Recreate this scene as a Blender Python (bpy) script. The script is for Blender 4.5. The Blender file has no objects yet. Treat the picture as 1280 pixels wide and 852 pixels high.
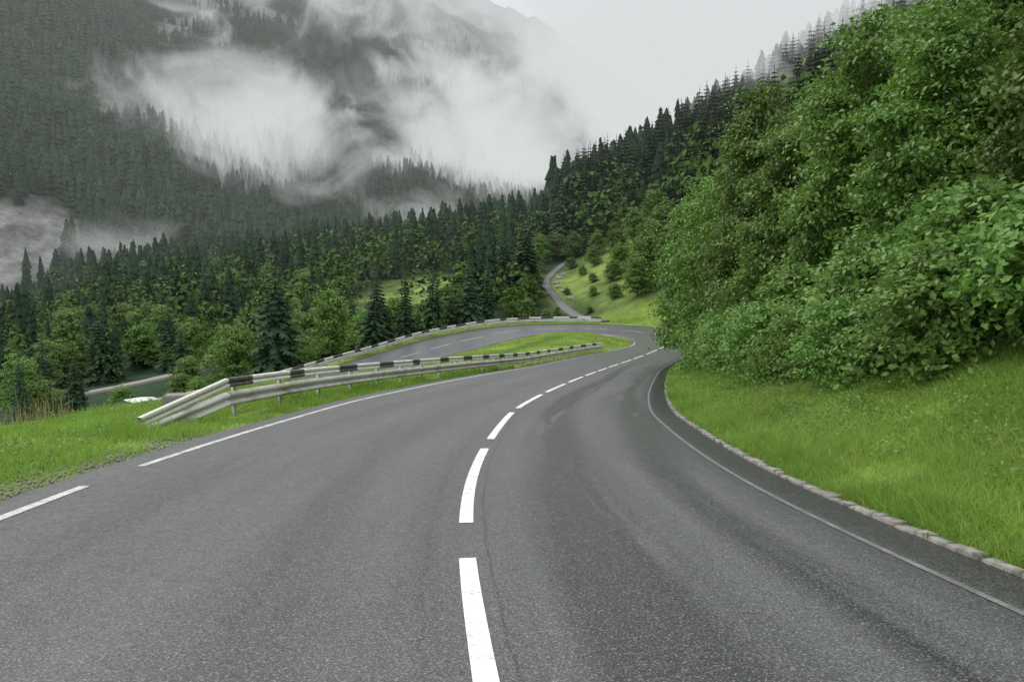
import bpy, math, numpy as np
from mathutils import Vector
rng=np.random.default_rng(7)
scene=bpy.context.scene
col=scene.collection
def ss(a,b,x):
    t=np.clip((x-a)/(b-a),0,1); return t*t*(3-2*t)
def lerp(a,b,t): return a+(b-a)*t
def vnoise(x,y,seed=0.0):
    xi=np.floor(x); yi=np.floor(y); fx=x-xi; fy=y-yi
    fx=fx*fx*(3-2*fx); fy=fy*fy*(3-2*fy)
    def h(a,b):
        v=np.sin(a*127.1+b*311.7+seed*17.3)*43758.5453
        return v-np.floor(v)
    return lerp(lerp(h(xi,yi),h(xi+1,yi),fx),lerp(h(xi,yi+1),h(xi+1,yi+1),fx),fy)
def fbm(x,y,seed=0,o=4):
    s=0;a=.5
    for k in range(o):
        s=s+a*vnoise(x*2**k,y*2**k,seed+k*3.1); a*=.5
    return s
# ---------------------------------------------------------------- node helpers
class NT:
    def __init__(s,name):
        s.m=bpy.data.materials.new(name); s.m.use_nodes=True
        s.t=s.m.node_tree; s.t.nodes.clear()
        s.out=s.t.nodes.new('ShaderNodeOutputMaterial')
    def n(s,typ,**k):
        nd=s.t.nodes.new(typ)
        for a,b in k.items():
            if a.startswith('i_'):
                key=a[2:]
                key=int(key) if key.isdigit() else key.replace('_',' ')
                s.put(nd.inputs[key],b)
            else: setattr(nd,a,b)
        return nd
    def put(s,inp,v):
        if isinstance(v,bpy.types.NodeSocket): s.t.links.new(v,inp)
        else:
            try: inp.default_value=v
            except Exception: inp.default_value=(v,v,v)
    def math(s,op,a,b=0.0,c=None,clamp=False):
        nd=s.t.nodes.new('ShaderNodeMath'); nd.operation=op; nd.use_clamp=clamp
        s.put(nd.inputs[0],a); s.put(nd.inputs[1],b)
        if c is not None: s.put(nd.inputs[2],c)
        return nd.outputs[0]
    def vmath(s,op,a,b=(0,0,0)):
        nd=s.t.nodes.new('ShaderNodeVectorMath'); nd.operation=op
        s.put(nd.inputs[0],a); s.put(nd.inputs[1],b)
        return nd.outputs[1] if op in('LENGTH','DISTANCE','DOT_PRODUCT') else nd.outputs[0]
    def mix(s,f,a,b,blend='MIX'):
        nd=s.t.nodes.new('ShaderNodeMix'); nd.data_type='RGBA'; nd.blend_type=blend
        s.put(nd.inputs[0],f)
        def c(v): return v if isinstance(v,bpy.types.NodeSocket) else (tuple(v)+(1,) if len(v)==3 else v)
        s.put(nd.inputs[6],c(a)); s.put(nd.inputs[7],c(b))
        return nd.outputs[2]
    def noise(s,vec,scale,detail=3,rough=.55,dist=0.0):
        nd=s.t.nodes.new('ShaderNodeTexNoise')
        if vec is not None: s.put(nd.inputs['Vector'],vec)
        nd.inputs['Scale'].default_value=scale; nd.inputs['Detail'].default_value=detail
        nd.inputs['Roughness'].default_value=rough; nd.inputs['Distortion'].default_value=dist
        return nd.outputs['Fac']
    def mr(s,v,a,b,c=0.0,d=1.0):
        nd=s.t.nodes.new('ShaderNodeMapRange'); s.put(nd.inputs[0],v)
        for i,q in enumerate((a,b,c,d)): s.put(nd.inputs[i+1],q)
        return nd.outputs[0]
    def geo(s): return s.n('ShaderNodeNewGeometry').outputs['Position']
    def principled(s,colr,rough=.7,metal=0.0,spec=.5,bump=None,bstr=.3,bdist=.02):
        p=s.n('ShaderNodeBsdfPrincipled')
        s.put(p.inputs['Base Color'],colr if isinstance(colr,bpy.types.NodeSocket) else tuple(colr)+(1,))
        s.put(p.inputs['Roughness'],rough); s.put(p.inputs['Metallic'],metal)
        s.put(p.inputs['Specular IOR Level'],spec)
        if bump is not None:
            b=s.n('ShaderNodeBump'); b.inputs['Strength'].default_value=bstr; b.inputs['Distance'].default_value=bdist
            s.put(b.inputs['Height'],bump); s.t.links.new(b.outputs[0],p.inputs['Normal'])
        return p.outputs[0]
    def surf(s,sh): s.t.links.new(sh,s.out.inputs['Surface'])
# ---------------------------------------------------------------- mesh helpers
def mesh_np(name,V,F,mat=None,uv=None,colr=None,smooth=False):
    V=np.asarray(V,dtype=np.float32); F=np.asarray(F,dtype=np.int32); k=F.shape[1]
    me=bpy.data.meshes.new(name)
    me.vertices.add(len(V)); me.vertices.foreach_set('co',V.ravel())
    me.loops.add(len(F)*k); me.loops.foreach_set('vertex_index',F.ravel())
    me.polygons.add(len(F)); me.polygons.foreach_set('loop_start',np.arange(0,len(F)*k,k,dtype=np.int32))
    if smooth: me.polygons.foreach_set('use_smooth',np.ones(len(F),dtype=bool))
    me.update(calc_edges=True); me.validate()
    if uv is not None:
        l=me.uv_layers.new(name='UVMap'); l.data.foreach_set('uv',np.asarray(uv,dtype=np.float32)[F.ravel()].ravel())
    if colr is not None:
        a=me.color_attributes.new('Col','FLOAT_COLOR','POINT')
        c=np.ones((len(V),4),dtype=np.float32); c[:,:3]=colr; a.data.foreach_set('color',c.ravel())
    if mat: me.materials.append(mat)
    return me
def link(name,data,parent=None,**props):
    o=bpy.data.objects.new(name,data); col.objects.link(o)
    if parent: o.parent=parent
    for k,v in props.items(): o[k]=v
    return o
def merge(parts):
    Vs=[];Fs=[];n=0
    for V,F in parts:
        Vs.append(np.asarray(V,dtype=float)); Fs.append(np.asarray(F)+n); n+=len(V)
    return np.concatenate(Vs),np.concatenate(Fs)
def box(cx,cy,cz,sx,sy,sz,ax=None,ay=None,taper=1.0):
    ax=np.array([1,0,0]) if ax is None else np.asarray(ax); ay=np.array([0,1,0]) if ay is None else np.asarray(ay)
    az=np.array([0,0,1.]); V=[]
    for k in(0,1):
        t=taper if k else 1
        for i,j in((-1,-1),(1,-1),(1,1),(-1,1)):
            V.append(np.array([cx,cy,cz])+ax*i*sx/2*t+ay*j*sy/2*t+az*(k-.5)*sz)
    F=[(0,3,2,1),(4,5,6,7),(0,1,5,4),(1,2,6,5),(2,3,7,6),(3,0,4,7)]
    return np.array(V),np.array(F)
def sweep(P,R,U,prof,closed=True):
    n=len(P);m=len(prof);V=[];UV=[]
    s=np.concatenate([[0],np.cumsum(np.linalg.norm(np.diff(P,axis=0),axis=1))])
    for i in range(n):
        for j,(a,b) in enumerate(prof):
            V.append(P[i]+R[i]*a+U[i]*b); UV.append((j/m,s[i]))
    F=[]
    for i in range(n-1):
        for j in range(m if closed else m-1):
            j2=(j+1)%m
            F.append((i*m+j,i*m+j2,(i+1)*m+j2,(i+1)*m+j))
    return np.array(V),np.array(F),np.array(UV)
def tube(pts,rad,n=7):
    pts=np.array(pts,float);V=[];F=[]
    for i,p in enumerate(pts):
        d=pts[min(i+1,len(pts)-1)]-pts[max(i-1,0)]; d/=np.linalg.norm(d)+1e-9
        a=np.cross(d,[0.3,1,.1]); a/=np.linalg.norm(a); b=np.cross(d,a)
        for k in range(n):
            t=2*math.pi*k/n; V.append(p+(a*math.cos(t)+b*math.sin(t))*rad[i])
    for i in range(len(pts)-1):
        for k in range(n):
            k2=(k+1)%n; F.append((i*n+k,i*n+k2,(i+1)*n+k2,(i+1)*n+k))
    return np.array(V),np.array(F)
# ---------------------------------------------------------------- road centre line
S=0.1033
cp=[(14,-60,6.2),(8,-40,40*S),(4.6,-24,24*S),(2.4,-12,12*S),(1.1,-6,6*S),(.3,0,0),(-.13,3.45,0),(-.33,5.3,0),(-.43,6.8,0),(-.47,8.35,0),(-.41,10.8,0),(-.22,13.8,0),(.08,17,0),(.92,22,0),(1.7,25.9,0),(3.2,32.8,0),(6.3,46,-4.75),
(10.0,57.5,-5.6),(12.6,64,-5.82),(15.0,70.5,-5.9),(15.7,77,-5.88),(13.2,83.3,-5.9),(7.8,87.2,-5.97),(1,87,-6.15),(-5,81.5,-6.75),(-10.8,71,-7.4),(-16,58,-8.05),(-23,47,-8.7),(-32,38,-9.5),(-45,30,-10.6),(-62,22,-12),(-95,8,-14)]
cp=[(x,y,(-S*y if 0<y<=33 else z)) for x,y,z in cp]
cp=np.array(cp,float)
def catmull(P,step=.4):
    out=[]
    for i in range(len(P)-1):
        p0=P[max(i-1,0)];p1=P[i];p2=P[i+1];p3=P[min(i+2,len(P)-1)]
        L=np.linalg.norm(p2-p1); n=max(2,int(L/step*2))
        d01=max(np.linalg.norm(p1-p0),1e-3)**.5; d12=max(L,1e-3)**.5; d23=max(np.linalg.norm(p3-p2),1e-3)**.5
        if i==0: d01=d12
        if i==len(P)-2: d23=d12
        m1=(p2-p1) if i==0 else d12*((p1-p0)/d01-(p2-p0)/(d01+d12)+(p2-p1)/d12)
        m2=(p2-p1) if i==len(P)-2 else d12*((p2-p1)/d12-(p3-p1)/(d12+d23)+(p3-p2)/d23)
        for k in range(n):
            t=k/n; t2=t*t;t3=t2*t
            out.append((2*t3-3*t2+1)*p1+(t3-2*t2+t)*m1+(-2*t3+3*t2)*p2+(t3-t2)*m2)
    out.append(P[-1]); out=np.array(out)
    s=np.concatenate([[0],np.cumsum(np.linalg.norm(np.diff(out[:,:2],axis=0),axis=1))])
    N=int(s[-1]/step); si=np.linspace(0,s[-1],N)
    return np.stack([np.interp(si,s,out[:,k]) for k in range(3)],1),si
C,CS=catmull(cp)
for _ in range(6):
    C[1:-1]=(C[:-2]+2*C[1:-1]+C[2:])/4
T=np.gradient(C[:,:2],axis=0); T/=np.linalg.norm(T,axis=1)[:,None]
Rt=np.stack([T[:,1],-T[:,0]],1)
SL=np.gradient(C[:,2])/np.gradient(CS)
front=np.arange(len(C))<np.argmax(C[:,0]*(C[:,1]>50))
def s_at_y(y):
    f=np.where(front)[0]; return np.interp(y,C[f,1],CS[f])
s50=s_at_y(56); sApex=CS[np.argmax(C[:,0]*(C[:,1]>50))]
sEndHair=CS[np.argmin(np.hypot(C[:,0]+5,C[:,1]-80.5))]
BK=.08*ss(s50,sApex-4,CS)*(1-ss(sEndHair,sEndHair+12,CS))
LF=1-.23*ss(s_at_y(48),sApex,CS)
def query(x,y):
    x=np.asarray(x,float).ravel();y=np.asarray(y,float).ravel();N=len(x)
    I=np.zeros(N,int);D=np.zeros(N);ZI=np.zeros(N)
    for a in range(0,N,20000):
        b=min(a+20000,N)
        d2=(x[a:b,None]-C[None,:,0])**2+(y[a:b,None]-C[None,:,1])**2
        i=d2.argmin(1); I[a:b]=i; D[a:b]=np.sqrt(d2[np.arange(b-a),i])
        w=1/(d2+1)**3; ZI[a:b]=(w*C[None,:,2]).sum(1)/w.sum(1)
    dx=x-C[I,0];dy=y-C[I,1]
    lat=dx*Rt[I,0]+dy*Rt[I,1]; t=np.clip(dx*T[I,0]+dy*T[I,1],-.3,.3)
    slat=np.where(lat<0,-1,1)*D
    zr=C[I,2]+SL[I]*t+BK[I]*np.clip(lat,-5,5)
    return I,D,slat,zr,ZI
LE,RE=4.7,3.62
def scree_mask(x,y): return ss(1.15,.8,np.hypot((x+180)/19,(y-256)/38)+1.0*(fbm(x/12,y/12,3)-.5))
def macro(x,y):
    c=np.where(y<100,-5.5-.004*(100-y),-5.5+.16*(np.minimum(y,200)-100))
    v=c+np.where(x<10,.13,.42)*(x-10)+.16*np.maximum(x-34,0)
    v=np.maximum(v,-30)
    d=(x+220)*-.666+(y-170)*.746
    ml=.68*d-25 + ss(0,120,d)*(66*(fbm(x/130,y/130,2)-.5)+34*(fbm(x/42,y/60,5)-.5))
    far=np.maximum(y-1150,0); ml=ml-far*1.2
    v=v+ss(100,160,y)*3*(fbm(x/25,y/25,9)-.5)
    return np.logaddexp(v/7,ml/7)*7+scree_mask(x,y)*11*(fbm(x/11,y/11,21)-.5)
def height(x,y):
    sh=np.shape(x); x=np.asarray(x,float).ravel();y=np.asarray(y,float).ravel()
    I,D,lat,zr,zi=query(x,y); M=macro(x,y); s=CS[I]; LEi=LE*LF[I]
    zb=lerp(zr,zi,ss(5,9,D))
    de=D-LEi
    zl=lerp(zb-.03,M,ss(3.5,16,de))
    isl=ss(1.2,.75,np.hypot((x-4)/13,(y-72)/12)); zl=np.where(y>50,lerp(zl,zb,isl)+.42*isl*ss(.2,2.6,de),zl)
    dr=D-RE
    B=zr+.33*np.clip(dr-.22,-.3,2.8)+.55*np.maximum(dr-3.0,0)+.35*(fbm(x/2.2,y/2.2,4)-.45)*ss(.5,3,dr)
    O=lerp(zb-.03,M,ss(1.5,9,dr))
    f=(1-ss(sApex+2,sApex+11,s))*(1-ss(84,104,y))
    zR=lerp(O,B,f)
    z=np.where(lat<0,zl,zR)
    z=z+.14*(fbm(x/1.3,y/1.3,1)-.45)*ss(.3,2,np.where(lat<0,de,dr))
    inside=(lat>-LEi)&(lat<RE+.05)
    z=np.where(inside,zr-.07,z)
    return z.reshape(sh)
# ---------------------------------------------------------------- terrain sheet
def grow(a,b,s0,g,smax):
    r=[a];s=s0
    while r[-1]<b: r.append(r[-1]+s); s=min(s*g,smax)
    return r
xs=np.array([-v for v in grow(52,1000,.7,1.03,9)][::-1]+list(np.arange(-51.5,30,.4))+grow(30,1000,.7,1.07,12))
ys=np.array([-v for v in grow(6,80,.7,1.2,6)][::-1]+list(np.arange(-5.5,98,.4))+grow(98,1330,.6,1.02,10))
X,Y=np.meshgrid(xs,ys); Z=height(X,Y)
V=np.stack([X.ravel(),Y.ravel(),Z.ravel()],1); nx=len(xs);ny=len(ys)
ii=(np.arange(ny-1)[:,None]*nx+np.arange(nx-1)[None,:]).ravel()
F=np.stack([ii,ii+1,ii+1+nx,ii+nx],1)
x,y,z=V.T
I,D,lat,zr,zi=query(x,y)
def meadow_mask(x,y):
    m1=ss(1.25,.7,np.hypot((x+19)/10,(y-138)/15))
    m2=ss(1.3,.7,np.hypot((x-18)/13,(y-122)/24))
    return np.maximum(m1,m2)
grass=np.array([.135,.205,.038]); forest=np.array([.020,.040,.017]); mead=np.array([.16,.225,.055]); rock=np.array([.13,.137,.135])
cc=np.tile(forest,(len(x),1))
near=ss(14,8,D)[:,None]; cc=lerp(cc,grass,near)
mm=meadow_mask(x,y)[:,None]; mcol=lerp(np.array([.08,.125,.032]),mead,ss(.3,.55,fbm(x/5,y/5,31))[:,None]); cc=lerp(cc,mcol,mm*.95)
sc=scree_mask(x,y)[:,None]
gl=ss(1.25,.8,np.hypot((x+158)/24,(y-262)/46))[:,None]*(1-sc); cc=lerp(cc,np.array([.07,.115,.035]),gl*.8)
scc=(.03+.38*fbm(x/4.0,y/7,12)**1.6)[:,None]*np.array([.97,1.0,1.0]); cc=lerp(cc,scc,sc)
dm=(x+220)*-.666+(y-170)*.746
rockf=ss(.55,.62,fbm(x/50,y/50,8))*ss(90,200,z)*ss(150,300,dm)
rk=rockf[:,None]; cc=lerp(cc,rock*(.6+.8*fbm(x/9,y/9,44))[:,None],rk)
gv=((lat<0)*ss(1.1,.1,D-LE)*ss(16,8,y)*ss(.35,.65,fbm(x/1.1,y/1.1,6)))[:,None]; cc=lerp(cc,np.array([.13,.12,.10]),gv)
m=NT('ground_soil_and_grass')
a=m.n('ShaderNodeAttribute',attribute_name='Col').outputs['Color']
P=m.geo()
n1=m.noise(P,2.2,4,.65); n2=m.noise(P,28,3,.6); n4=m.noise(P,.25,5,.75)
c1=m.mix(1.0,a,m.mix(n1,(.55,.55,.55),(1.5,1.47,1.42)),'MULTIPLY')
c1=m.mix(1.0,c1,m.mix(n2,(.5,.5,.5),(1.5,1.5,1.5)),'MULTIPLY')
c1=m.mix(1.0,c1,m.mix(m.mr(n4,.35,.65),(.6,.6,.6),(1.35,1.35,1.33)),'MULTIPLY')
m.surf(m.principled(c1,.95,spec=.15,bump=n2,bstr=.6,bdist=.05))
g=link('ground',mesh_np('ground',V,F,m.m,colr=cc,smooth=True)); g['kind']='structure'
g['label']='grassy valley floor rising into forested mountain slopes'
# ---------------------------------------------------------------- asphalt
def strip(idx,l0,l1,dz,nl=2,skirt=0.0):
    idx=np.asarray(idx); L=np.linspace(l0,l1,nl); V=[];UV=[]
    if skirt: L=np.concatenate([[l0],L,[l1]])
    for k,l in enumerate(L):
        le=l*LF[idx] if l<0 else np.full(len(idx),l)
        p=C[idx,:2]+Rt[idx]*le[:,None]; zz=C[idx,2]+BK[idx]*le+dz
        if skirt and (k==0 or k==len(L)-1): zz=zz-skirt
        V.append(np.stack([p[:,0],p[:,1],zz],1)); UV.append(np.stack([np.full(len(idx),l),CS[idx]],1))
    n=len(idx); F=[]
    for k in range(len(L)-1):
        i=np.arange(n-1); F.append(np.stack([k*n+i,(k+1)*n+i,(k+1)*n+i+1,k*n+i+1],1))
    return np.concatenate(V),np.concatenate(F),np.concatenate(UV)
def asphalt(name,wet=0.0):
    m=NT(name)
    uv=m.n('ShaderNodeUVMap').outputs[0]; sp=m.n('ShaderNodeSeparateXYZ',i_0=uv)
    lat_=sp.outputs[0]; s_=sp.outputs[1]
    P=m.geo()
    cv=m.n('ShaderNodeCombineXYZ'); m.put(cv.inputs[0],m.math('MULTIPLY',lat_,1.6)); m.put(cv.inputs[1],m.math('MULTIPLY',s_,.10))
    streak=m.noise(cv.outputs[0],1.0,4,.6,.3)
    big=m.noise(P,.35,3,.6); med=m.noise(P,7,4,.75)
    gr=m.noise(P,68,3,.85); gr2=m.noise(P,20,3,.85)
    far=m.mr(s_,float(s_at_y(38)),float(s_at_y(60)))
    base=m.mix(big,(.060,.062,.065),(.087,.090,.094))
    base=m.mix(m.mr(streak,.38,.68),base,(.048,.050,.053))
    def band(c0,w,amt):
        d=m.math('ABSOLUTE',m.math('SUBTRACT',lat_,c0)); return m.math('MULTIPLY',m.mr(d,w,0.0),amt)
    wob=m.math('MULTIPLY',m.math('SUBTRACT',m.noise(cv.outputs[0],.6,1),.5),1.6)
    b=m.math('ADD',band(m.math('ADD',1.05,wob),.52,1.7),band(m.math('ADD',2.4,wob),.48,1.3))
    b=m.math('ADD',b,band(m.math('ADD',-1.3,wob),.5,.35)); b=m.math('ADD',b,band(m.math('ADD',-3.1,wob),.5,.35))
    brk=m.mr(m.noise(cv.outputs[0],1.7,3,.6),.30,.48)
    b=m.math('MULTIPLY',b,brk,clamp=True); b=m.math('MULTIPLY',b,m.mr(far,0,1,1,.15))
    base=m.mix(b,base,(.022,.023,.024))
    seam=m.math('MULTIPLY',m.mr(m.math('ABSOLUTE',m.math('SUBTRACT',lat_,m.math('ADD',.13,m.math('MULTIPLY',m.noise(P,3,3),.06)))),.018,.004),.7)
    base=m.mix(seam,base,(.02,.02,.022))
    seam2=m.math('MULTIPLY',m.mr(m.math('ABSOLUTE',m.math('SUBTRACT',lat_,m.math('ADD',-.42,m.math('MULTIPLY',m.noise(P,1.2,3),.25)))),.03,.005),.45)
    base=m.mix(seam2,base,(.025,.025,.027))
    gut=m.mr(m.math('ADD',lat_,m.math('MULTIPLY',m.noise(P,6,3),.12)),3.2,3.3); base=m.mix(m.math('MULTIPLY',gut,.7),base,(.026,.027,.028))
    sp1=m.mr(gr,.54,.66); base=m.mix(m.math('MULTIPLY',sp1,.78),base,(.29,.29,.285))
    sp2=m.mr(gr,.47,.35); base=m.mix(m.math('MULTIPLY',sp2,.85),base,(.008,.008,.008))
    sp3=m.mr(gr2,.57,.68); base=m.mix(m.math('MULTIPLY',sp3,.20),base,(.2,.2,.2))
    sp4=m.mr(gr2,.44,.32); base=m.mix(m.math('MULTIPLY',sp4,.25),base,(.014,.014,.014))
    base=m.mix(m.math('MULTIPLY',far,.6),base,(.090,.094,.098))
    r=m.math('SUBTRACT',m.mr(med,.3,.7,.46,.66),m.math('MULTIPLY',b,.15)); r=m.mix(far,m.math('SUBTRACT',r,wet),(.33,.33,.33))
    m.surf(m.principled(base,r,spec=.5,bump=gr,bstr=.5,bdist=.005))
    return m.m
mat_as=asphalt('wet_asphalt',.06)
allidx=np.arange(len(C))
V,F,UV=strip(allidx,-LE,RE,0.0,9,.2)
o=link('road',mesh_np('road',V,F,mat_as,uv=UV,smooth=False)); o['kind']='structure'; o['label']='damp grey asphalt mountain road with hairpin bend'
def paintmat(name,c_hi,c_lo,w0,w1,sc_=50):
    m=NT(name); P=m.geo(); n=m.noise(P,sc_,4,.85); n2=m.noise(P,5,3,.7)
    w=m.mr(m.math('ADD',n,m.math('MULTIPLY',n2,.4)),w0,w1); pc=m.mix(m.mr(n2,.3,.7),c_hi,c_lo); pc=m.mix(m.math('MULTIPLY',w,.85),pc,(.08,.08,.08))
    m.surf(m.principled(pc,.55,bump=n,bstr=.2,bdist=.003)); return m.m
paint=paintmat('road_paint',(.74,.74,.73),(.58,.58,.57),.76,.86)
paint2=paintmat('aged_road_paint',(.54,.54,.53),(.40,.40,.39),.70,.84)
wornpaint=paintmat('worn_road_paint',(.20,.20,.195),(.14,.14,.135),.58,.78)
def fine_strip(s0,s1,l,wd,dz=.005):
    n=max(3,int((s1-s0)/.25)+1); si=np.linspace(s0,s1,n)
    px=np.interp(si,CS,C[:,0]);py=np.interp(si,CS,C[:,1]);pz=np.interp(si,CS,C[:,2])
    rx=np.interp(si,CS,Rt[:,0]);ry=np.interp(si,CS,Rt[:,1]);bk=np.interp(si,CS,BK); lf=np.interp(si,CS,LF) if l<-1 else 1.0
    V=[]
    for ll in(l*lf-wd/2,l*lf+wd/2): V.append(np.stack([px+rx*ll,py+ry*ll,pz+bk*ll+dz],1))
    i=np.arange(n-1); return np.concatenate(V),np.stack([i,n+i,n+i+1,i+1],1)
s0=s_at_y(5.35); parts=[];parts2=[]
k=-4
while True:
    e=s0+k*5.5; st=e-4.45
    if st>sEndHair+30: break
    if st<sApex-4: parts.append(fine_strip(st,e,0,.125))
    else: parts2.append(fine_strip(st,e-.8,0,.10))
    k+=1
V,F=merge(parts); o=link('centre_line_marking',mesh_np('centre_line_marking',V,F,paint)); o['kind']='structure'; o['label']='dashed white centre line painted on the asphalt'
V,F=merge(parts2); o=link('aged_centre_line_marking',mesh_np('aged_centre_line_marking',V,F,paint2)); o['kind']='structure'; o['label']='faded dashed centre line around the hairpin'
parts=[fine_strip(s_at_y(-8),s_at_y(8.1),-4.25,.12),fine_strip(s_at_y(9.2),sApex-3,-4.25,.11)]
V,F=merge(parts); o=link('edge_line_marking',mesh_np('edge_line_marking',V,F,paint2)); o['kind']='structure'; o['label']='solid white edge line with one gap'
V,F=merge([fine_strip(s_at_y(-8),sEndHair+50,3.12,.055),fine_strip(sApex-3,sEndHair+50,-4.25,.06)]); o=link('worn_edge_line_marking',mesh_np('worn_edge_line_marking',V,F,wornpaint)); o['kind']='structure'; o['label']='thin worn edge line beside the dark gutter'
# ---------------------------------------------------------------- kerb stones
parts=[]; s=s_at_y(-4)
while s<s_at_y(44):
    L=rng.uniform(.14,.28); sc_=s+L/2
    px,py,pz=[np.interp(sc_,CS,C[:,q]) for q in range(3)]
    r=np.array([np.interp(sc_,CS,Rt[:,0]),np.interp(sc_,CS,Rt[:,1]),0]); r/=np.linalg.norm(r); t=np.array([-r[1],r[0],0.])
    a_=rng.normal(0,.05); r2=r*math.cos(a_)+t*math.sin(a_); t2=t*math.cos(a_)-r*math.sin(a_)
    w=rng.uniform(.085,.12); h=.26; l=3.625+w/2+rng.normal(0,.008); top=.035+rng.uniform(-.012,.012)
    slope=np.interp(sc_,CS,SL)
    Vb=[]
    cc0=np.array([px,py,pz+top])+r*l
    for zz,f in((-h,1),(-.010,1),(0,.90)):
        for i,j in((-1,-1),(1,-1),(1,1),(-1,1)):
            p=cc0+r2*i*w/2*f+t2*j*(L-.03)/2*(1-(1-f)*.5)+np.array([0,0,zz+j*slope*L/2]); p=p+rng.normal(0,.004,3); Vb.append(p)
    Fb=[(0,1,5,4),(1,2,6,5),(2,3,7,6),(3,0,4,7),(4,5,9,8),(5,6,10,9),(6,7,11,10),(7,4,8,11),(8,9,10,11)]
    parts.append((Vb,Fb)); s+=L+.014
V,F=merge(parts)
m=NT('granite_kerb'); P=m.geo(); n=m.noise(P,40,4,.7); n2=m.noise(P,5,2,.6); n3=m.noise(P,9,3,.7)
c1=m.mix(n,(.13,.125,.11),(.42,.40,.36)); c1=m.mix(m.mr(n2,.36,.62),c1,m.mix(.55,c1,(.09,.085,.07))); c1=m.mix(m.mr(n3,.56,.70),c1,(.045,.06,.022))
m.surf(m.principled(c1,.85,bump=n,bstr=.5,bdist=.01))
o=link('kerb',mesh_np('kerb',V,F,m.m)); o['kind']='structure'; o['label']='row of pale rough granite kerb stones'
# ---------------------------------------------------------------- guardrails
m=NT('galvanised_steel'); P=m.geo(); n=m.noise(P,5,4,.7); n2=m.noise(P,1.2,3,.6)
c1=m.mix(n,(.44,.44,.41),(.64,.64,.60)); c1=m.mix(m.mr(n2,.5,.75),c1,(.26,.25,.20)); c1=m.mix(m.mr(m.noise(m.vmath('MULTIPLY',P,(1,1,.15)),16,3,.7),.55,.75,0,.6),c1,(.14,.13,.10))
m.surf(m.principled(c1,.5,metal=.1,bump=n,bstr=.1)); steel=m.m
def stripe_mat(name,per,fr,blk):
    m=NT(name); uv=m.n('ShaderNodeUVMap').outputs[0]; sp=m.n('ShaderNodeSeparateXYZ',i_0=uv); P=m.geo()
    q=m.math('DIVIDE',sp.outputs[1],per); ph=m.math('FRACT',q); wn=m.n('ShaderNodeTexWhiteNoise',noise_dimensions='1D'); m.put(wn.inputs['W'],m.math('FLOOR',q))
    bl=m.math('LESS_THAN',ph,m.math('MULTIPLY',m.math('ADD',.7,m.math('MULTIPLY',wn.outputs['Value'],.6)),fr)); n=m.noise(P,9,4,.75)
    c1=m.mix(bl,(.70,.70,.64),(blk,blk,blk)); c1=m.mix(m.mr(n,.48,.68),c1,m.mix(.6,c1,(.22,.21,.16)))
    m.surf(m.principled(c1,.6,bump=n,bstr=.1)); return m.m
stripe=stripe_mat('striped_rail_paint',3.0,.34,.06); stripe2=stripe_mat('striped_rail_paint_dense',3.0,.42,.05)
Wp=[(0,0),(.015,.0),(.10,.04),(.10,.09),(.01,.14),(.01,.16),(.10,.22),(.10,.27),(.015,.31),(0,.31)]
Wprof=Wp+[(a-.014,b) for a,b in Wp[::-1]]
hp=[(.0,.0),(.07,.0),(.085,.01),(.085,.07),(.045,.085),(.045,.10),(.085,.115),(.085,.18),(.07,.195),(0,.195)]
def guardrail(name,label,si,off,side,mat,terminal=False):
    px=np.interp(si,CS,C[:,0]);py=np.interp(si,CS,C[:,1]);pz=np.interp(si,CS,C[:,2])+np.interp(si,CS,BK)*off
    rx=np.interp(si,CS,Rt[:,0]);ry=np.interp(si,CS,Rt[:,1])
    P=np.stack([px+rx*off,py+ry*off,pz],1)
    tt=np.gradient(P,axis=0); tt/=np.linalg.norm(tt,axis=1)[:,None]
    R=np.stack([tt[:,1],-tt[:,0],0*px],1); R/=np.linalg.norm(R,axis=1)[:,None]; R*=side
    U=np.tile([0,0,1.],(len(P),1))
    root=link(name,None); root.empty_display_size=.3; root.location=P[0]; root['label']=label; root['category']='guardrail'
    def add(nm,V,F,mat,uv=None,sm=False,**kw):
        return link(nm,mesh_np(nm,V-P[0],F,mat,uv=uv,smooth=sm),root,**kw)
    V,F,UV=sweep(P+U*.20+R*.06,R,U,Wprof); add('beam',V,F,steel,UV)
    V,F,UV=sweep(P+U*.60+R*.05,R,U,hp); add('top_rail',V,F,mat,UV)
    s=si[0]+.4; first=None
    while s<si[-1]:
        p=np.array([np.interp(s,si,P[:,q]) for q in range(3)]); r=np.array([np.interp(s,si,R[:,q]) for q in range(3)]); r/=np.linalg.norm(r)
        if first is None:
            V,F=merge([box(0,0,.1,.012,.10,1.3),box(.03,.044,.1,.055,.012,1.3),box(.03,-.044,.1,.055,.012,1.3)]); first=mesh_np('post',V,F,steel)
        po=link('post',first,root); po.location=p-P[0]-r*.03; po.rotation_euler=(0,0,math.atan2(r[1],r[0])); s+=2.0
    if terminal:
        e=P[0]
        g=np.array([-6.74,13.1,0.]); g[2]=float(height(np.array([g[0]]),np.array([g[1]]))[0])
        def ramp(h0,h1,o0,o1,prof,nm,mat):
            n=8; A=e+R[0]*o0+np.array([0,0,h0]); Bp=g+R[0]*o1+np.array([0,0,h1])
            Q=np.array([A+(Bp-A)*k/(n-1) for k in range(n)])
            Rr=np.tile(R[0],(n,1)); q=Q[-1]-Q[0]; q/=np.linalg.norm(q); up=np.cross(Rr[0],q); up*=np.sign(up[2]); up=up/np.linalg.norm(up)
            V,F,UV=sweep(Q,Rr,np.tile(up,(n,1)),prof); add(nm,V,F,mat,UV)
        ramp(.20,-.24,.06,.10,Wprof,'sloping_end_beam',steel)
        ramp(.60,.05,.05,.06,hp,'sloping_end_rail',pale)
    return root
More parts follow.
